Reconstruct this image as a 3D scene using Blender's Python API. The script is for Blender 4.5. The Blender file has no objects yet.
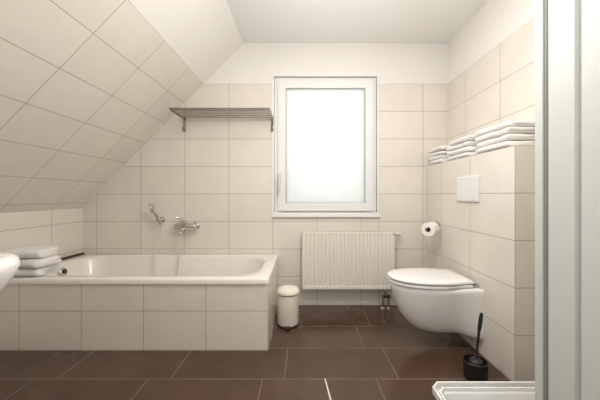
import bpy, bmesh, math, random
from mathutils import Vector, Matrix, noise
random.seed(4)
S = bpy.context.scene
C = S.collection
PI = math.pi
F = 284.0; CX = 303.0; CY = 195.0
D = 2.58            # back wall distance
XL = -2.0; XR = 1.315; XH = 1.115; YH = 1.494; ZC = 2.38; YF = 0.12

# ------------------------------------------------------------------ materials
def new_mat(name):
    m = bpy.data.materials.new(name); m.use_nodes = True
    nt = m.node_tree
    b = nt.nodes['Principled BSDF']
    return m, nt, b

def simple(name, col, rough=0.5, metal=0.0, var=0.04, scale=12, bump=0.0, bscale=60, coat=0.0, sheen=0.0):
    m, nt, b = new_mat(name)
    n = nt.nodes.new('ShaderNodeTexNoise'); n.inputs['Scale'].default_value = scale; n.inputs['Detail'].default_value = 4
    tc = nt.nodes.new('ShaderNodeTexCoord'); nt.links.new(tc.outputs['Object'], n.inputs['Vector'])
    r = nt.nodes.new('ShaderNodeValToRGB')
    r.color_ramp.elements[0].color = [c*(1-var) for c in col]+[1]
    r.color_ramp.elements[1].color = [min(1, c*(1+var)) for c in col]+[1]
    nt.links.new(n.outputs['Fac'], r.inputs['Fac']); nt.links.new(r.outputs['Color'], b.inputs['Base Color'])
    b.inputs['Roughness'].default_value = rough; b.inputs['Metallic'].default_value = metal
    b.inputs['Coat Weight'].default_value = coat
    b.inputs['Sheen Weight'].default_value = sheen
    if bump:
        n2 = nt.nodes.new('ShaderNodeTexNoise'); n2.inputs['Scale'].default_value = bscale; n2.inputs['Detail'].default_value = 6
        nt.links.new(tc.outputs['Object'], n2.inputs['Vector'])
        bp = nt.nodes.new('ShaderNodeBump'); bp.inputs['Strength'].default_value = bump; bp.inputs['Distance'].default_value = 0.004
        nt.links.new(n2.outputs['Fac'], bp.inputs['Height']); nt.links.new(bp.outputs['Normal'], b.inputs['Normal'])
    return m

def tile_mat(name, c1, c2, grout, w, h, mortar, rough, shift=0.0, mottled=0.03, nscale=6, spec=.5):
    m, nt, b = new_mat(name); L = nt.links
    uv = nt.nodes.new('ShaderNodeUVMap')
    vec = uv.outputs['UV']
    if shift:       # every second row is shifted
        sep = nt.nodes.new('ShaderNodeSeparateXYZ'); L.new(vec, sep.inputs[0])
        d = nt.nodes.new('ShaderNodeMath'); d.operation = 'DIVIDE'; d.inputs[1].default_value = h; L.new(sep.outputs['Y'], d.inputs[0])
        fl = nt.nodes.new('ShaderNodeMath'); fl.operation = 'FLOOR'; L.new(d.outputs[0], fl.inputs[0])
        md = nt.nodes.new('ShaderNodeMath'); md.operation = 'MODULO'; md.inputs[1].default_value = 2; L.new(fl.outputs[0], md.inputs[0])
        mu = nt.nodes.new('ShaderNodeMath'); mu.operation = 'MULTIPLY_ADD'; mu.inputs[1].default_value = shift
        L.new(md.outputs[0], mu.inputs[0]); L.new(sep.outputs['X'], mu.inputs[2])
        cb = nt.nodes.new('ShaderNodeCombineXYZ'); L.new(mu.outputs[0], cb.inputs['X']); L.new(sep.outputs['Y'], cb.inputs['Y'])
        vec = cb.outputs[0]
    br = nt.nodes.new('ShaderNodeTexBrick'); br.offset = 0.0; br.squash = 1.0
    br.inputs['Scale'].default_value = 1.0; br.inputs['Mortar Size'].default_value = mortar
    br.inputs['Mortar Smooth'].default_value = 0.15; br.inputs['Brick Width'].default_value = w; br.inputs['Row Height'].default_value = h
    br.inputs['Bias'].default_value = 0.0
    br.inputs['Color1'].default_value = (*c1, 1); br.inputs['Color2'].default_value = (*c2, 1); br.inputs['Mortar'].default_value = (*grout, 1)
    L.new(vec, br.inputs['Vector'])
    n = nt.nodes.new('ShaderNodeTexNoise'); n.inputs['Scale'].default_value = nscale; n.inputs['Detail'].default_value = 8; n.inputs['Roughness'].default_value = 0.65
    L.new(uv.outputs['UV'], n.inputs['Vector'])
    mr = nt.nodes.new('ShaderNodeMapRange'); mr.inputs['From Min'].default_value = 0.3; mr.inputs['From Max'].default_value = 0.7
    mr.inputs['To Min'].default_value = 1-mottled; mr.inputs['To Max'].default_value = 1+mottled
    L.new(n.outputs['Fac'], mr.inputs['Value'])
    vm = nt.nodes.new('ShaderNodeVectorMath'); vm.operation = 'SCALE'; L.new(br.outputs['Color'], vm.inputs[0]); L.new(mr.outputs['Result'], vm.inputs['Scale'])
    L.new(vm.outputs[0], b.inputs['Base Color'])
    rr_ = nt.nodes.new('ShaderNodeMapRange'); rr_.inputs['To Min'].default_value = rough; rr_.inputs['To Max'].default_value = 0.85
    L.new(br.outputs['Fac'], rr_.inputs['Value']); L.new(rr_.outputs['Result'], b.inputs['Roughness'])
    b.inputs['Specular IOR Level'].default_value = spec
    bp = nt.nodes.new('ShaderNodeBump'); bp.invert = True; bp.inputs['Strength'].default_value = 0.4; bp.inputs['Distance'].default_value = 0.0015
    L.new(br.outputs['Fac'], bp.inputs['Height']); L.new(bp.outputs['Normal'], b.inputs['Normal'])
    return m

M_TILE = tile_mat('cream_wall_tile', (0.805, 0.752, 0.675), (0.825, 0.773, 0.698), (0.44, 0.38, 0.315), 0.4, 0.25, 0.0024, 0.14, spec=.6)
M_FLOOR = tile_mat('brown_floor_tile', (0.076, 0.0415, 0.026), (0.090, 0.050, 0.032), (0.20, 0.145, 0.11), 0.62, 0.31, 0.003, 0.2, shift=0.12, mottled=0.2, nscale=5, spec=.5)
M_PAINT = simple('white_wall_paint', (0.88, 0.855, 0.815), 0.8, var=0.01, bump=0.05, bscale=200)
M_CEIL = simple('ceiling_paint', (0.92, 0.905, 0.88), 0.85, var=0.01)
M_PVC = simple('white_pvc', (0.85, 0.845, 0.83), 0.35, var=0.01)
M_PLATE = simple('grey_white_plastic', (0.70, 0.69, 0.67), 0.3, var=0.01)
M_CERAMIC = simple('white_ceramic', (0.90, 0.885, 0.865), 0.12, var=0.01, coat=0.4)
M_ENAMEL = simple('white_enamel', (0.87, 0.83, 0.775), 0.15, var=0.01, coat=0.3)
M_SEAT = simple('white_seat_plastic', (0.89, 0.88, 0.865), 0.22, var=0.01)
M_CHROME = simple('chrome', (0.60, 0.59, 0.58), 0.18, 1.0, var=0.03)
M_HOSE = simple('hose_steel', (0.72, 0.70, 0.68), 0.4, 0.7, var=0.03)
M_STEEL = simple('brushed_steel', (0.38, 0.365, 0.345), 0.2, 1.0, var=0.08)
M_RAD = simple('radiator_enamel', (0.86, 0.815, 0.735), 0.35, var=0.01)
M_TOWEL = simple('white_terry', (0.88, 0.86, 0.83), 0.95, var=0.04, scale=40, bump=0.7, bscale=220, sheen=0.3)
M_CREAM = simple('cream_bin_metal', (0.84, 0.79, 0.69), 0.35, var=0.02)
M_BLACK = simple('black_plastic', (0.018, 0.017, 0.017), 0.5, var=0.1)
M_RUBBER = simple('grey_seal', (0.30, 0.31, 0.30), 0.6)
M_WOOD = simple('dark_wood', (0.045, 0.022, 0.014), 0.45, var=0.3, scale=25)
M_DOOR = simple('door_paint', (0.62, 0.655, 0.62), 0.55, var=0.01)
M_PAPER = simple('toilet_paper', (0.88, 0.86, 0.83), 0.95, var=0.02, bump=0.2, bscale=150)
M_CARD = simple('cardboard', (0.32, 0.23, 0.15), 0.9)
M_BOX = simple('white_box_plastic', (0.86, 0.855, 0.84), 0.35, var=0.01)

# frosted glass: translucent + rough gloss
M_GLASS, nt, b = new_mat('frosted_glass')
tc = nt.nodes.new('ShaderNodeTexCoord')
n = nt.nodes.new('ShaderNodeTexNoise'); n.inputs['Scale'].default_value = 2.2; n.inputs['Detail'].default_value = 14; n.inputs['Roughness'].default_value = 0.78
nt.links.new(tc.outputs['Object'], n.inputs['Vector'])
cr = nt.nodes.new('ShaderNodeValToRGB')
cr.color_ramp.elements[0].position = 0.36; cr.color_ramp.elements[0].color = (0.815, 0.83, 0.815, 1)
cr.color_ramp.elements[1].position = 0.64; cr.color_ramp.elements[1].color = (0.92, 0.925, 0.915, 1)
nt.links.new(n.outputs['Fac'], cr.inputs['Fac'])
tr = nt.nodes.new('ShaderNodeBsdfTranslucent'); nt.links.new(cr.outputs['Color'], tr.inputs['Color'])
b.inputs['Base Color'].default_value = (0.75, 0.76, 0.75, 1); b.inputs['Roughness'].default_value = 0.35
mx = nt.nodes.new('ShaderNodeMixShader'); mx.inputs[0].default_value = 0.88
nt.links.new(b.outputs[0], mx.inputs[1]); nt.links.new(tr.outputs[0], mx.inputs[2])
nt.links.new(mx.outputs[0], nt.nodes['Material Output'].inputs['Surface'])

# ------------------------------------------------------------------ mesh builder
def catmull(pts, n=8):
    P = [Vector(p) for p in pts]; P = [P[0]*2-P[1]] + P + [P[-1]*2-P[-2]]
    out = []
    for i in range(1, len(P)-2):
        a, b_, c, d = P[i-1:i+3]
        for k in range(n):
            t = k/n
            out.append(0.5*((2*b_)+(c-a)*t+(2*a-5*b_+4*c-d)*t*t+(3*b_-a-3*c+d)*t**3))
    out.append(P[-2]); return out

class MB:
    def __init__(s): s.v = []; s.f = []; s.mi = []; s.uv = []; s.hasuv = False
    def face(s, idx, mi=0, uv=None):
        s.f.append(tuple(idx)); s.mi.append(mi); s.uv.append(uv)
        if uv: s.hasuv = True
    def box(s, x0, x1, y0, y1, z0, z1, mi=0, uvo=None):
        b0 = len(s.v)
        P = [(x0,y0,z0),(x1,y0,z0),(x1,y1,z0),(x0,y1,z0),(x0,y0,z1),(x1,y0,z1),(x1,y1,z1),(x0,y1,z1)]
        s.v += P
        for q, ax in (((0,3,2,1),'z'),((4,5,6,7),'z'),((0,1,5,4),'y'),((2,3,7,6),'y'),((1,2,6,5),'x'),((3,0,4,7),'x')):
            uv = None
            if uvo is not None:
                uv = []
                for k in q:
                    p = P[k]
                    if ax == 'y': uv.append((p[0]-uvo[0], p[2]-uvo[2]))
                    elif ax == 'x': uv.append((p[1]-uvo[1], p[2]-uvo[2]))
                    else: uv.append((p[0]-uvo[0], p[1]-uvo[1]))
            s.face([b0+k for k in q], mi, uv)
        return s
    def prism(s, poly, z0, z1, mi=0):       # poly in xy
        b0 = len(s.v); n = len(poly)
        s.v += [(x, y, z0) for x, y in poly] + [(x, y, z1) for x, y in poly]
        for i in range(n):
            j = (i+1) % n; s.face((b0+i, b0+j, b0+n+j, b0+n+i), mi)
        s.face([b0+n-1-i for i in range(n)], mi); s.face([b0+n+i for i in range(n)], mi)
        return s
    def loft(s, loops, cap0=True, cap1=True, mi=0):
        b0 = len(s.v); n = len(loops[0])
        for l in loops: s.v += [tuple(p) for p in l]
        for k in range(len(loops)-1):
            for i in range(n):
                j = (i+1) % n
                s.face((b0+k*n+i, b0+k*n+j, b0+(k+1)*n+j, b0+(k+1)*n+i), mi)
        if cap0: s.face([b0+n-1-i for i in range(n)], mi)
        if cap1: s.face([b0+(len(loops)-1)*n+i for i in range(n)], mi)
        return s
    def tube(s, pts, r, n=12, mi=0):
        P = [Vector(p) for p in pts]
        rs = r if isinstance(r, (list, tuple)) else [r]*len(P)
        t = (P[1]-P[0]).normalized()
        up = Vector((0,0,1)) if abs(t.z) < 0.9 else Vector((1,0,0))
        a = t.cross(up).normalized(); loops = []
        for i, p in enumerate(P):
            if i == 0: t = P[1]-P[0]
            elif i == len(P)-1: t = P[-1]-P[-2]
            else: t = P[i+1]-P[i-1]
            if t.length < 1e-9: t = Vector((0,0,1))
            t = t.normalized(); a = (a - t*a.dot(t)).normalized(); b_ = t.cross(a)
            loops.append([p + (a*math.cos(2*PI*k/n)+b_*math.sin(2*PI*k/n))*rs[i] for k in range(n)])
        return s.loft(loops, True, True, mi)
    def lathe(s, c, prof, n=32, axis=(0,0,1), mi=0):   # prof: (r, h)
        ax = Vector(axis).normalized(); u = ax.orthogonal().normalized(); w = ax.cross(u); c = Vector(c)
        loops = [[c+ax*h+(u*math.cos(2*PI*k/n)+w*math.sin(2*PI*k/n))*max(r, 1e-4) for k in range(n)] for r, h in prof]
        return s.loft(loops, True, True, mi)
    def build(s, name, mats, parent=None, smooth=True, bevel=0.0, sub=0, local=False, angle=35):
        me = bpy.data.meshes.new(name)
        o = bpy.data.objects.new(name, me); C.objects.link(o)
        off = Vector((0,0,0))
        if parent is not None and not local:
            p = parent
            while p is not None: off = off + p.location; p = p.parent
        vs = s.v
        if parent is None and not local:      # origin at base centre
            xs = [v[0] for v in vs]; ys = [v[1] for v in vs]; zs = [v[2] for v in vs]
            off = Vector(((min(xs)+max(xs))/2, (min(ys)+max(ys))/2, min(zs))); o.location = off
        me.from_pydata([(v[0]-off.x, v[1]-off.y, v[2]-off.z) for v in vs], [], s.f)
        for m in (mats if isinstance(mats, (list, tuple)) else [mats]): me.materials.append(m)
        if s.hasuv:
            ul = me.uv_layers.new(name='UVMap')
            for pi, pl in enumerate(me.polygons):
                if s.uv[pi]:
                    for k, li in enumerate(pl.loop_indices): ul.data[li].uv = s.uv[pi][k]
        for pi, pl in enumerate(me.polygons):
            pl.material_index = s.mi[pi]; pl.use_smooth = smooth
        if parent is not None: o.parent = parent
        if not s.hasuv:
            bm = bmesh.new(); bm.from_mesh(me); bmesh.ops.recalc_face_normals(bm, faces=bm.faces); bm.to_mesh(me); bm.free()
        if smooth and not sub:
            me.set_sharp_from_angle(angle=math.radians(angle))
        if bevel:
            bv = o.modifiers.new('bevel', 'BEVEL'); bv.width = bevel; bv.segments = 3; bv.limit_method = 'ANGLE'; bv.angle_limit = math.radians(40)
        if sub:
            sm = o.modifiers.new('sub', 'SUBSURF'); sm.levels = sub; sm.render_levels = sub
        return o

def rr(x0, x1, y0, y1, r, z, n=8):
    out = []
    for cx, cy, a0 in ((x1-r, y1-r, 0), (x0+r, y1-r, 90), (x0+r, y0+r, 180), (x1-r, y0+r, 270)):
        for k in range(n+1):
            a = math.radians(a0+90*k/n); out.append(Vector((cx+r*math.cos(a), cy+r*math.sin(a), z)))
    return out

def empty(name, loc, label=None, cat=None, group=None, kind=None):
    o = bpy.data.objects.new(name, None); C.objects.link(o); o.location = loc; o.empty_display_size = 0.05
    tag(o, label, cat, group, kind); return o
def tag(o, label=None, cat=None, group=None, kind=None):
    if label: o['label'] = label
    if cat: o['category'] = cat
    if group: o['group'] = group
    if kind: o['kind'] = kind
    return o
def struct(o, label=None, cat=None): return tag(o, label, cat, None, 'structure')

# ------------------------------------------------------------------ room shell
ZT = 2.01
WX0, WX1, WZ0, WZ1 = -0.262, 0.671, 0.82, 2.075
m = MB()
UL = (-0.273, 0, 0.01)      # left grid anchor
UR = (0.69, 0, 0.01)
T = 0.24
m.box(-2.2, WX0, D, D+T, 0, ZT, 0, UL); m.box(-2.2, WX0, D, D+T, ZT, ZC+.1, 1, UL)
m.box(WX0, WX1, D, D+T, 0, WZ0, 0, UL); m.box(WX0, WX1, D, D+T, WZ1, ZC+.1, 1, UL)
m.box(WX1, XR+.2, D, D+T, 0, ZT, 0, UR); m.box(WX1, XR+.2, D, D+T, ZT, ZC+.1, 1, UR)
struct(m.build('wall_back', [M_TILE, M_PAINT], smooth=False), 'cream tiled back wall with white paint above the tiles', 'wall')
m = MB().box(XL-.15, XL, YF-.1, D, 0, 0.88, 0, (0, 2.26-4, 0.01-0.0))
struct(m.build('wall_left', [M_TILE], smooth=False), 'low tiled knee wall behind the tub', 'wall')
# sloped wall
nx, nz = -(1.5), 1.455; nl = math.hypot(nx, nz); nx /= nl; nz /= nl
def slab(pts2, s_list, mi, mb):
    (xa, za), (xb, zb) = pts2; t = 0.1; b0 = len(mb.v)
    y0, y1 = YF-.1, D
    mb.v += [(xa,y0,za),(xa,y1,za),(xb,y1,zb),(xb,y0,zb)] + [(x+nx*t,y,z+nz*t) for x,y,z in ((xa,y0,za),(xa,y1,za),(xb,y1,zb),(xb,y0,zb))]
    uo = 2.26-4
    uv = [(y0-uo, s_list[0]), (y1-uo, s_list[0]), (y1-uo, s_list[1]), (y0-uo, s_list[1])]
    mb.face([b0, b0+1, b0+2, b0+3], mi, uv)
    mb.face([b0+7, b0+6, b0+5, b0+4], mi, uv[::-1])
    for a, b_ in ((0,1),(1,2),(2,3),(3,0)): mb.face([b0+b_, b0+a, b0+4+a, b0+4+b_], mi, [(0,0)]*4)
xt = XL + (ZT-0.88)*1.455/1.5
sl = (ZT-0.88)*1.393
m = MB()
slab([(XL, 0.88), (xt, ZT)], (2.5-sl, 2.5), 0, m)
slab([(xt, ZT), (-0.545, ZC)], (0, .5), 1, m)
struct(m.build('wall_slope', [M_TILE, M_PAINT], smooth=False), 'sloping attic wall, tiled below and painted white above', 'wall')
m = MB().box(XR, XR+.15, YF-.1, D, 0, ZT, 0, (0, YH-4, 0.01)).box(XR, XR+.15, YF-.1, D, ZT, ZC+.1, 1, (0,0,0))
struct(m.build('wall_right', [M_TILE, M_PAINT], smooth=False), 'right wall tiled below white paint', 'wall')
m = MB().box(XH, XR-.0005, YH, D-.0005, 0, 1.262, 0, (XH, YH-4, 0.01))
struct(m.build('wall_half', [M_TILE], smooth=False, bevel=0.003), 'tiled half height wall carrying the toilet, with a ledge on top', 'wall')
m = MB().box(-2.15, -0.13, YF-.12, YF, 0, ZC, 0).box(0.80, XR, YF-.12, YF, 0, ZC, 0).box(-0.13, 0.80, YF-.12, YF, 2.08, ZC, 0)
struct(m.build('wall_front', [M_PAINT], smooth=False), 'front wall with the door opening', 'wall')
m = MB().box(-0.75, XR+.15, YF-.12, D+.1, ZC, ZC+.1)
struct(m.build('ceiling', [M_CEIL], smooth=False), 'flat white ceiling', 'ceiling')
m = MB().box(-2.15, XR+.15, -1.0, D, -.1, 0, 0, (-0.10-6.2, 1.545-3.1-.0005, 0))
fl = m.build('floor', [M_FLOOR], smooth=False); struct(fl, 'dark brown rectangular floor tiles', 'floor')
m = MB().prism([(.1165, 1.545), (.1225, 1.545), (.148, 1.30), (.140, 1.30)], 0, .0012)  # white sliver on the tiles, shaped to imitate a streak of reflected sunlight
struct(m.build('light_streak_strip', M_PVC, smooth=False), 'thin white strip imitating a streak of sunlight on the brown floor tiles', 'painted light streak')

# ------------------------------------------------------------------ window
w = empty('window_1', ((WX0+WX1)/2, D, WZ0), 'white framed window with frosted glass above the radiator', 'window', kind='structure')
def ring(mb, x0, x1, z0, z1, wd, y0, y1):
    def lp(i, y): return [Vector((x0+i, y, z0+i)), Vector((x1-i, y, z0+i)), Vector((x1-i, y, z1-i)), Vector((x0+i, y, z1-i))]
    L = [lp(0, y0), lp(wd, y0), lp(wd, y1), lp(0, y1), lp(0, y0)]
    return mb.loft(L, False, False)
ring(MB(), WX0+.002, WX1-.002, WZ0+.002, WZ1-.002, 0.055, D+.022, D+.08).build('window_frame', M_PVC, w, smooth=False, bevel=0.004)
ring(MB(), WX0+.036, WX1-.036, WZ0+.036, WZ1-.036, 0.068, D-.002, D+.06).build('sash', M_PVC, w, smooth=False, bevel=0.007)
ring(MB(), WX0+.101, WX1-.101, WZ0+.101, WZ1-.101, 0.006, D+.006, D+.05).build('gasket', M_RUBBER, w, smooth=False)
MB().box(WX0+.10, WX1-.10, D+.02, D+.026, WZ0+.10, WZ1-.10).build('pane', M_GLASS, w, smooth=False)
h = MB(); hx = WX0+.052; hz = 1.16
h.box(hx-.014, hx+.014, D-.014, D-.001, hz-.04, hz+.04)
h.tube([(hx, D-.01, hz), (hx, D-.05, hz)], 0.010)
h.tube([(hx, D-.05, hz+.010), (hx, D-.056, hz-.03), (hx, D-.052, hz-.13)], [.0105, .012, .009])
o = h.build('handle', M_PLATE, w, bevel=0.002)
m = MB().box(WX0-.02, WX1+.030, D-.025, D+.012, WZ0-.022, WZ0+.001)
o = m.build('trim_1', M_PVC, smooth=False, bevel=0.005); struct(o, 'white window sill below the window', 'window sill')
m = MB()
ring(m, WX0-.018, WX1+.018, WZ0+.002, WZ1+.018, 0.018, D-.006, D+.010)
o = m.build('trim_2', M_PVC, smooth=False, bevel=0.002); struct(o, 'slim white trim around the window', 'window trim')

# ------------------------------------------------------------------ door leaf on the right
d = empty('door_1', (0.75, 0.5, 0), 'open white door leaf seen along its face at the right', 'door', kind='structure')
poly = [(.735,.90),(.735,.872),(.745,.871),(.745,.852),(.7345,.850),(.7335,.835),(.7225,.833),(.722,.828),(.722,.756),(.733,.753),(.733,.739),(.722,.736),(.722,.14),(.775,.14),(.775,.90)]
MB().prism(poly, 0.008, 2.03).build('door_leaf', M_DOOR, d, smooth=False)
MB().prism([(.740,.8705),(.740,.864),(.7448,.861),(.7448,.8705)], 0.01, 2.03).build('door_seal', M_RUBBER, d, smooth=False)

# ------------------------------------------------------------------ bathtub
TX0, TX1, TY0, TY1 = XL+.003, -0.225, 1.826, D-.003
tub = empty('bathtub', ((TX0+TX1)/2, (TY0+TY1)/2, 0), 'white built-in bathtub with cream tiled front under the sloping wall', 'bathtub')
m = MB()
def L(x0, x1, y0, y1, r, z): return rr(x0, x1, y0, y1, r, z, 10)
ox0, ox1, oy0, oy1 = TX0, TX1+.005, TY0-.010, TY1
lo = [L(ox0+.012, ox1-.014, oy0+.016, oy1-.001, .02, .430), L(ox0, ox1, oy0, oy1, .03, .430), L(ox0, ox1, oy0, oy1, .03, .452),
      L(ox0+.004, ox1-.004, oy0+.004, oy1-.002, .03, .462), L(ox0+.012, ox1-.012, oy0+.012, oy1-.006, .03, .466),
      L(TX0+.085, TX1-.075, TY0+.06, TY1-.055, .22, .464), L(TX0+.093, TX1-.083, TY0+.068, TY1-.063, .215, .459),
      L(TX0+.105, TX1-.094, TY0+.076, TY1-.071, .21, .44), L(TX0+.15, TX1-.13, TY0+.10, TY1-.095, .19, .30),
      L(TX0+.22, TX1-.18, TY0+.12, TY1-.115, .17, .16), L(TX0+.27, TX1-.22, TY0+.15, TY1-.145, .15, .10), L(TX0+.36, TX1-.3, TY0+.21, TY1-.205, .1, .085)]
m.loft(lo, False, True)
m.build('basin', M_ENAMEL, tub, angle=50)
m = MB().box(TX0, TX1, TY0, TY0+.02, 0, .431, 0, (TX1-4+.0, 0, .004))
m.build('front_panel', M_TILE, tub, smooth=False)
m = MB().box(TX1-.02, TX1, TY0+.0202, TY1, 0, .431, 0, (0, TY0-4, .004))
m.build('end_panel', M_TILE, tub, smooth=False)
ofc = (-1.868, 2.21, .40)
m = MB().lathe(ofc, [(.001,.0),(.033,.0),(.035,.006),(.028,.013),(.001,.015)], axis=(1,0,.35)); m.build('overflow_cover', M_CHROME, tub)
m = MB().lathe((ofc[0]+.014, ofc[1], ofc[2]+.005), [(.001,.0),(.018,.0),(.018,.003),(.001,.004)], axis=(1,0,.35)); m.build('overflow_opening', M_BLACK, tub)
m = MB().lathe((-1.1, 2.2, .0855), [(.001,.0),(.035,.0),(.033,.004),(.001,.006)]); m.build('drain', M_CHROME, tub)

# ------------------------------------------------------------------ bath mixer + hand shower
mx_ = empty('bath_mixer', (-1.04, D, .70), 'chrome bath mixer tap on the tiled wall above the tub', 'tap')
m = MB(); mz = .722
m.tube([(-1.135, 2.51, mz), (-1.12, 2.51, mz), (-.96, 2.51, mz), (-.945, 2.51, mz)], [.022,.028,.028,.022], 20)
for sx in (-1.11, -.97):
    m.lathe((sx, D-.001, mz), [(.001,0),(.035,0),(.033,.008),(.016,.014),(.016,.07),(.001,.07)], 24, (0,-1,0))
m.build('body', M_CHROME, mx_)
m = MB(); m.tube(catmull([(-1.04, 2.50, mz-.01), (-1.04, 2.46, mz-.025), (-1.04, 2.425, mz-.035), (-1.04, 2.405, mz-.055)], 5), .014, 14); m.build('spout', M_CHROME, mx_)
m = MB(); m.tube(catmull([(-1.04, 2.505, mz+.02), (-1.045, 2.50, mz+.050), (-1.07, 2.475, mz+.072), (-1.10, 2.455, mz+.08)], 5), [.020]*4+[.015]*4+[.010]*8, 14); m.build('lever', M_CHROME, mx_)
hs = empty('hand_shower', (-1.29, D, .72), 'chrome hand shower with hose in its wall holder left of the tap', 'shower head')
m = MB(); m.lathe((-1.275, D-.001, .775), [(.001,0),(.026,0),(.024,.008),(.012,.012),(.012,.05),(.001,.05)], 20, (0,-1,0))
m.lathe((-1.268, 2.515, .755), [(.001,0),(.017,0),(.020,.04),(.001,.04)], 16, (-.3,-.15,.85)); m.build('holder', M_CHROME, hs)
m = MB(); m.tube(catmull([(-1.266, 2.52, .735), (-1.274, 2.515, .77), (-1.292, 2.497, .83), (-1.316, 2.483, .872)], 5), [.011]*4+[.014]*8+[.016]*4, 14)
m.build('handle', M_CHROME, hs)
m = MB(); m.lathe((-1.308, 2.492, .893), [(.001,-.010),(.020,-.004),(.040,.018),(.043,.030),(.038,.034),(.001,.035)], 28, (-.75,-.50,-.2)); m.build('spray_head', M_CHROME, hs)
m = MB(); m.tube(catmull([(-1.075, 2.50, mz-.02), (-1.077, 2.49, .62), (-1.078, 2.465, .47), (-1.10, 2.44, .28), (-1.18, 2.42, .19), (-1.26, 2.43, .27), (-1.29, 2.465, .45), (-1.282, 2.505, .60), (-1.268, 2.52, .69), (-1.266, 2.521, .737)], 8), .0055, 10)
m.build('hose', M_HOSE, hs)

# ------------------------------------------------------------------ wall shelf (steel rails)
sh = empty('towel_shelf', (-.675, D, 1.56), 'steel wall mounted towel shelf left of the window', 'shelf')
sx0, sx1, sz = -1.085, -.265, 1.70
for k in range(5):
    y = 2.30 + k*.062
    MB().tube([(sx0, y, sz), (sx1, y, sz)], .0070, 12).build('rail', M_STEEL, sh)
for sx in (sx0+.012, sx1-.012):
    b_ = MB()
    b_.box(sx-.005, sx+.005, 2.29, D-.001, sz-.020, sz-.006)
    b_.box(sx-.012, sx+.012, D-.010, D-.001, 1.575, sz+.01)
    b_.tube(catmull([(sx, D-.01, 1.585), (sx, D-.04, 1.58), (sx, D-.055, 1.61)], 5), .006, 8)
    b_.build('bracket', M_STEEL, sh, bevel=.002)
MB().tube([(sx0+.012, 2.287, sz-.013), (sx1-.012, 2.287, sz-.013)], .005, 10).build('towel_rail', M_STEEL, sh)

# ------------------------------------------------------------------ radiator
rd = empty('radiator', (.395, 2.5, .17), 'cream ribbed panel radiator under the window', 'radiator')
rx0, rx1, rz0, rz1 = -.008, .798, .18, .685
yf, yb = 2.470, 2.55
def wave(z, amp):
    pts = []; n = 24; p = (rx1-rx0-.02)/n
    pts.append(Vector((rx0, yf+.006, z)))
    for i in range(n):
        x = rx0+.01+i*p
        for t, g in ((.08, 0), (.60, 0), (.72, 1), (.96, 1)): pts.append(Vector((x+t*p, yf+g*amp, z)))
    pts.append(Vector((rx1, yf+.006, z))); pts.append(Vector((rx1, yf+.02, z))); pts.append(Vector((rx0, yf+.02, z)))
    return pts
m = MB(); m.loft([wave(rz0, 0), wave(rz0+.020, 0), wave(rz0+.030, .010), wave(rz1-.034, .010), wave(rz1-.024, 0), wave(rz1-.004, 0)])
m.build('front_panel', M_RAD, rd, smooth=False)
MB().box(rx0+.005, rx1-.005, yb-.018, yb-.002, rz0, rz1-.004).build('rear_panel', M_RAD, rd, smooth=False, bevel=.003)
for xx in (rx0, rx1-.006): MB().box(xx, xx+.006, yf+.021, yb-.019, rz0+.01, rz1).build('side_cover', M_RAD, rd, smooth=False, bevel=.002)
m = MB()                                        # one zig-zag convector sheet
zz = []
for i in range(60):
    x = rx0+.012+i*(rx1-rx0-.024)/59
    zz.append((x, yf+.023 if i % 2 else yb-.021))
m.loft([[Vector((x, y, z)) for x, y in zz]+[Vector((x+.002, y, z)) for x, y in zz[::-1]] for z in (rz0+.05, rz1-.006)])
m.build('convector', M_RAD, rd, smooth=False)
for xx in (.12, .66): MB().box(xx, xx+.04, yb-.003, D-.001, .25, .62).build('wall_bracket', M_RAD, rd, smooth=False, bevel=.002)
m = MB(); m.lathe((rx1+.001, 2.51, .655), [(.001,0),(.010,0),(.010,.012),(.019,.014),(.021,.045),(.018,.06),(.001,.062)], 20, (1,0,0)); m.build('thermostat', M_PLATE, rd)
for xx in (.705, .755):
    m = MB(); m.tube([(xx, 2.51, rz0+.004), (xx, 2.51, .135)], .011, 12); m.lathe((xx, 2.51, .13), [(.001,0),(.016,0),(.016,.018),(.001,.018)], 6)
    m.tube(catmull([(xx, 2.51, .10), (xx, 2.512, .05), (xx, 2.515, .003)], 5), .009, 12)
    m.lathe((xx, 2.515, .001), [(.001,0),(.022,0),(.018,.008),(.001,.008)], 20); m.build('pipe', M_CHROME, rd)
MB().box(.69, .77, 2.492, 2.528, .092, .128).build('valve_block', M_CHROME, rd, smooth=False, bevel=.006)

# ------------------------------------------------------------------ pedal bin
bx, by = -.115, 2.20
pb = empty('pedal_bin', (bx, by, 0), 'small cream pedal bin between the tub and the radiator', 'bin')
MB().lathe((bx, by, 0.006), [(.001,0),(.078,0),(.081,.008),(.083,.228),(.079,.232),(.001,.232)], 40).build('body', M_CREAM, pb)
MB().lathe((bx, by, 0.0), [(.001,0),(.084,0),(.086,.006),(.084,.014),(.001,.014)], 40).build('base_ring', M_BLACK, pb)
MB().lathe((bx, by, 0.2381), [(.001,0),(.080,0),(.080,.007),(.001,.007)], 40).build('lid_seal', M_BLACK, pb)
MB().lathe((bx, by, .2455), [(.001,0),(.088,0),(.090,.006),(.087,.020),(.076,.034),(.05,.043),(.02,.047),(.001,.0475)], 40).build('lid', M_CREAM, pb)
MB().box(bx-.02, bx+.02, by-.115, by-.075, .012, .020).build('pedal', M_BLACK, pb, smooth=False, bevel=.003)
MB().box(bx-.02, bx+.02, by+.078, by+.096, .20, .255).build('hinge', M_BLACK, pb, smooth=False, bevel=.003)

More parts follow.
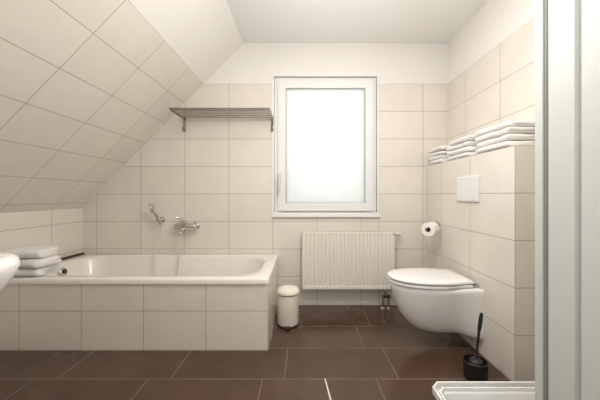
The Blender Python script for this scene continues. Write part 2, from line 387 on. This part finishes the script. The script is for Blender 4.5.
# ------------------------------------------------------------------ toilet
ty = 1.925
to = empty('toilet', (XH, ty, .12), 'white wall-hung toilet with closed lid', 'toilet')
def outl(u0, Lg, wb, w_, z, n=22, e=2.25, f=.42):
    pts = []
    us = u0 + (Lg-u0)*f
    for k in range(9):
        t = k/8; uu = u0+(us-u0)*t; sm = min(1, t*1.15); sm = sm*sm*(3-2*sm); pts.append((uu, wb+(w_-wb)*sm))
    for k in range(1, n):
        a = PI/2 - PI*k/n
        c, s_ = math.cos(a), math.sin(a)
        pts.append((us+(Lg-us)*abs(c)**(2/e), w_*math.copysign(abs(s_)**(2/e), s_)))
    for k in range(8, -1, -1):
        t = k/8; uu = u0+(us-u0)*t; sm = min(1, t*1.15); sm = sm*sm*(3-2*sm); pts.append((uu, -(wb+(w_-wb)*sm)))
    return [Vector((XH-u, ty-v, z)) for u, v in pts]
m = MB()
m.loft([outl(.001,.29,.165,.064,.102,f=.5), outl(.001,.335,.176,.084,.106,f=.5), outl(.001,.380,.181,.102,.124,f=.5), outl(.001,.422,.182,.119,.160,f=.5),
        outl(.001,.460,.182,.137,.212,f=.48), outl(.001,.487,.182,.153,.27,f=.46), outl(.001,.506,.182,.166,.325,f=.44), outl(.001,.517,.182,.175,.37), outl(.001,.523,.182,.180,.392), outl(.001,.521,.180,.179,.408), outl(.004,.514,.176,.173,.4145)])
m.build('bowl', M_CERAMIC, to, angle=70)
m = MB(); m.loft([outl(.055,.523,.15,.177,.4175), outl(.05,.532,.155,.185,.422), outl(.05,.532,.155,.185,.4325), outl(.055,.524,.15,.178,.436)]); m.build('seat', M_SEAT, to, angle=60)
m = MB(); m.loft([outl(.047,.521,.14,.175,.440), outl(.042,.534,.148,.186,.444), outl(.042,.536,.148,.188,.453), outl(.047,.531,.143,.184,.459), outl(.055,.518,.137,.174,.4625), outl(.10,.44,.09,.11,.4655)]); m.build('lid', M_SEAT, to, angle=60)
for s_ in (-1, 1):
    MB().tube([(XH-.024, ty+s_*.11-.035, .430), (XH-.024, ty+s_*.11+.035, .430)], .015, 14).build('hinge', M_CHROME, to)

fp = empty('flush_plate', (XH, 1.915, .955), 'white dual flush plate on the wall above the toilet', 'flush plate')
MB().box(XH-.014, XH+.0005, 1.79, 2.04, .955, 1.125).build('plate', M_PVC, fp, smooth=False, bevel=.004)
MB().box(XH-.0160, XH-.0143, 1.866, 2.030, .965, 1.115).build('button', M_PVC, fp, smooth=False)
MB().box(XH-.0160, XH-.0143, 1.800, 1.8635, .965, 1.115).build('button', M_PVC, fp, smooth=False)

# ------------------------------------------------------------------ paper holder + roll
ph = empty('paper_holder', (XH, 2.25, .74), 'chrome toilet paper holder on the half wall', 'toilet paper holder')
rc = Vector((XH-.105, 2.25, .742)); ra = Vector((.72, .69, 0)).normalized()
MB().lathe((XH-.001, 2.345, .755), [(.001,0),(.028,0),(.026,.010),(.001,.012)], 24, (-1,0,0)).build('wall_plate', M_CHROME, ph)
p1 = rc+ra*.075+Vector((0,0,0)); p2 = rc-ra*.065
MB().tube(catmull([(XH-.008, 2.345, .755), (XH-.03, 2.335, .753), tuple(p1), tuple(rc), tuple(p2), tuple(p2+Vector((0,0,.012)))], 6), .0065, 12).build('arm', M_CHROME, ph)
rl = empty('toilet_roll', (XH-.105, 2.25, .69), 'white toilet paper roll hanging on the chrome holder', 'toilet paper')
def ringy(c, ax, r0, r1, h, n=36):
    mb = MB(); lp = []; sd = Vector((ax.y, -ax.x, 0)); up = Vector((0,0,1))
    for r, y in ((r0,-h),(r1-.003,-h),(r1,-h+.003),(r1,h-.003),(r1-.003,h),(r0,h),(r0,-h)):
        lp.append([c+ax*y+sd*(r*math.cos(2*PI*k/n))+up*(r*math.sin(2*PI*k/n)) for k in range(n)])
    return mb.loft(lp, False, False)
cc = rc-Vector((0,0,.012))
ringy(cc, ra, .021, .054, .049).build('paper', M_PAPER, rl)
ringy(cc, ra, .0188, .0208, .0495).build('core', M_CARD, rl)

# ------------------------------------------------------------------ toilet brush
qx, qy = .938, 1.545
tb = empty('toilet_brush', (qx, qy, 0), 'black toilet brush standing in its round holder beside the half wall', 'toilet brush')
MB().lathe((qx, qy, 0), [(.001,0),(.052,0),(.056,.006),(.060,.100),(.056,.103),(.052,.02),(.001,.02)], 36).build('holder', M_BLACK, tb)
MB().tube(catmull([(qx+.003, qy, .10), (qx+.013, qy, .20), (qx+.022, qy, .275)], 6), [.006]*6+[.007]*7, 12).build('rod', M_BLACK, tb)
MB().tube(catmull([(qx+.020, qy, .262), (qx+.027, qy, .31), (qx+.034, qy, .358)], 5), [.007,.009,.0095,.010,.010,.010,.010,.010,.0095,.009,.006], 14).build('grip', M_BLACK, tb)
MB().lathe((qx+.003, qy, .028), [(.001,0),(.03,.004),(.036,.03),(.034,.07),(.02,.085),(.001,.086)], 24).build('bristles', M_BLACK, tb)

# ------------------------------------------------------------------ towels (fold towards local +x)
def towel(wd, ln, t, n, seed, soft=1.0):
    rnd = random.Random(seed); cl = []
    for i in range(n):
        z = (i+.5)*t; a, b_ = -wd/2+t/2, wd/2-t/2
        jit = rnd.uniform(-.006, .006)*soft
        xs = [a+(b_-a)*k/9 for k in range(10)]
        if i % 2: xs = xs[::-1]
        for x in xs: cl.append((x+ (jit*min(1, abs(x)/.04) if x < 0 else 0), z))
        if i < n-1:
            xe = xs[-1]; sg = 1 if i % 2 == 0 else -1
            for a_ in (-50, -18, 18, 50):
                cl.append((xe+sg*t*.62*math.cos(math.radians(a_)), z+t*.5+t*.5*math.sin(math.radians(a_))*1.1))
    P = [Vector((x, z)) for x, z in cl]; top = []; bot = []; hh = t*.47
    for i, p in enumerate(P):
        q = P[min(i+1, len(P)-1)]-P[max(i-1, 0)]; q.normalize(); nn = Vector((-q.y, q.x))
        top.append(p+nn*hh); bot.append(p-nn*hh)
    sec = top + bot[::-1]; loops = []
    ny = 17; H = n*t
    for k in range(ny):
        y = -ln/2+ln*k/(ny-1); lp = []
        ed = abs(k-(ny-1)/2)/((ny-1)/2)
        for j, p in enumerate(sec):
            q = min(0, noise.noise(Vector((p.x*8, y*8, seed*3.1)))-.05)*soft
            q2 = noise.noise(Vector((p.x*4+7, y*9, p.y*14+seed)))
            lay = int(p.y/t)
            yy = y + noise.noise(Vector((lay*3.7, seed*1.7, 0.2*k)))*.022*ed*soft
            zz_ = p.y + q*.020*(p.y/H) - .10*ed**6*p.y
            lp.append(Vector((p.x+q2*.008*soft, yy, max(0.0, zz_))))
        loops.append(lp)
    mb = MB(); mb.loft(loops); return mb
def place_towel(seed, loc, rz, wd, ln, t, n, label, group, soft=1.0, tilt=0):
    o = towel(wd, ln, t, n, seed, soft).build('folded_towel', M_TOWEL, None, sub=1, local=True)
    o.location = loc; o.rotation_euler = (0, tilt, rz)
    return tag(o, label, 'towel', group)
ZL = 1.2625
k = 0
words4 = ('bottom', 'second from bottom', 'third from bottom', 'top')
for sname, cy, ln, th in (('rear stack by the back wall', 2.41, .26, .0190), ('middle stack on the ledge', 2.055, .29, .0190), ('nearest stack beside the door', 1.69, .31, .0198)):
    z = ZL
    for i in range(4):
        k += 1
        t_ = th*random.uniform(.94, 1.0)
        place_towel(k, (XR-.108-random.uniform(0,.006), cy+random.uniform(-.012, .012), z), PI+random.uniform(-.05, .05), .176-random.uniform(0, .010), ln-random.uniform(0, .035), t_, 2,
                    '%s folded white towel of the %s' % (words4[i], sname), 'folded white towels on the ledge', .8)
        z += 2*t_-.0012
z = .4675
for i in range(3):
    k += 1
    place_towel(k, (-1.84+(-.014, .014, -.008)[i], 1.935-.005*i, z), -PI/2+(.06, -.13, .10)[i], .195-.008*i, .275-.02*i, .0295, 2,
                '%s folded white towel piled on the corner of the bathtub' % ('bottom', 'middle', 'top')[i], 'folded towels on the bathtub corner', 1.5)
    z += 2*.0295-.001

# dark strip along left rim
m = MB(); m.tube([(-1.965, 2.13, .477), (-1.965, 2.16, .478), (-1.965, 2.38, .478), (-1.965, 2.53, .478), (-1.965, 2.55, .477)], [.006,.010,.010,.010,.006], 12)
tag(m.build('wooden_rod', M_WOOD), 'slim dark brown rod on the tub rim against the knee wall', 'rod')

# ------------------------------------------------------------------ washbasin corner at left
wb_ = empty('washbasin', (-.9, .4, .7), 'white rounded washbasin corner at the left edge', 'washbasin')
X0, X1, Y0, Y1 = -1.20, -.590, YF-.001, .665
def R(i, z, r=.12): return rr(X0+i, X1-i, Y0, Y1-i, max(.03, r-i*.5), z, 10)
m = MB()
m.loft([R(.17, .70), R(.13, .705), R(.075, .735), R(.035, .775), R(.010, .82), R(0, .85), R(.003, .864), R(.012, .870), R(.035, .869), R(.045, .862), R(.06, .82), R(.10, .775), R(.17, .755)])
m.build('bowl', M_CERAMIC, wb_, angle=60)
m = MB(); m.lathe((-.9, .19, .868), [(.001,0),(.025,0),(.022,.01),(.018,.09),(.001,.095)], 24); m.tube(catmull([(-.9,.19,.94),(-.9,.24,.965),(-.9,.30,.955)],5), .011, 12)
m.build('tap', M_CHROME, wb_)
m = MB(); m.lathe((-.9, .36, .7565), [(.001,0),(.03,0),(.028,.004),(.001,.005)], 24); m.build('drain', M_CHROME, wb_)

# ------------------------------------------------------------------ white open tray bottom right
bo = empty('storage_box', (.81, 1.09, 0), 'low white open plastic box with ribbed rim on the floor beside the door', 'box')
def Bq(i, z, n=1):
    x0, x1, y0, y1, c = .555+i, 1.09-i, .93+i, 1.255-i, max(.008, .035-i*.3)
    return [Vector(p) for p in ((x1,y1-c,z),(x1-c,y1,z),(x0+c,y1,z),(x0,y1-c,z),(x0,y0+c,z),(x0+c,y0,z),(x1-c,y0,z),(x1,y0+c,z))]
m = MB()
m.loft([Bq(.04, .001), Bq(.032, .006), Bq(.018, .140), Bq(.004, .143), Bq(.004, .150), Bq(.030, .150), Bq(.034, .145), Bq(.05, .02), Bq(.06, .012)])
m.build('body', M_BOX, bo, smooth=False, bevel=.0015)
m = MB()
m.loft([Bq(0, .1502), Bq(0, .176), Bq(.002, .178), Bq(.006, .178), Bq(.008, .176), Bq(.008, .1502), Bq(0, .1502)], False, False)
m.build('outer_rim', M_BOX, bo, smooth=False)
m = MB()
m.loft([Bq(.022, .1502), Bq(.022, .166), Bq(.028, .166), Bq(.028, .1502), Bq(.022, .1502)], False, False)
m.build('inner_rim', M_BOX, bo, smooth=False)
for i in range(12):
    x = .605+i*.038
    MB().box(x, x+.005, 1.2335, 1.2465, .1505, .160).build('rib', M_BOX, bo, smooth=False)

# ------------------------------------------------------------------ lights
def area(name, loc, rot, sx, sy, p, col=(1,1,1)):
    l = bpy.data.lights.new(name, 'AREA'); l.shape = 'RECTANGLE'; l.size = sx; l.size_y = sy; l.energy = p; l.color = col
    o = bpy.data.objects.new(name, l); C.objects.link(o); o.location = loc; o.rotation_euler = rot; return o
area('window_daylight', (.2, D+.55, 1.7), (math.radians(-86), 0, 0), 1.8, 1.8, 17, (1, .995, .985))
area('ceiling_fill', (.25, 1.0, ZC-.04), (0, 0, 0), 1.3, 1.2, 14.5, (1, .965, .925))  # added fill under the ceiling, out of view, no real fitting
area('doorway_fill', (.25, -.25, 1.5), (math.radians(90), 0, 0), .8, 1.4, 7, (1, .965, .93))  # added fill from behind the camera, no known source there
l = bpy.data.lights.new('point_fill', 'POINT'); l.shadow_soft_size = .12; l.energy = 22; l.color = (1, .965, .925)  # added point fill to brighten the ceiling, no pendant hangs here
o = bpy.data.objects.new('point_fill', l); C.objects.link(o); o.location = (0.2, 1.3, 1.75)
wd = bpy.data.worlds.new('World'); S.world = wd; wd.use_nodes = True
bg = wd.node_tree.nodes['Background']; bg.inputs[0].default_value = (1, 1, 1, 1); bg.inputs[1].default_value = .35

# ------------------------------------------------------------------ camera
cam = bpy.data.cameras.new('camera'); co = bpy.data.objects.new('camera', cam); C.objects.link(co)
co.location = (0, 0, 1.0); co.rotation_euler = (math.radians(90), 0, 0)
cam.sensor_width = 36; cam.lens = 36*F/600; cam.shift_x = -(CX-300)/600; cam.shift_y = -(200-CY)/600; cam.clip_start = .02
S.camera = co
S.view_settings.view_transform = 'Standard'
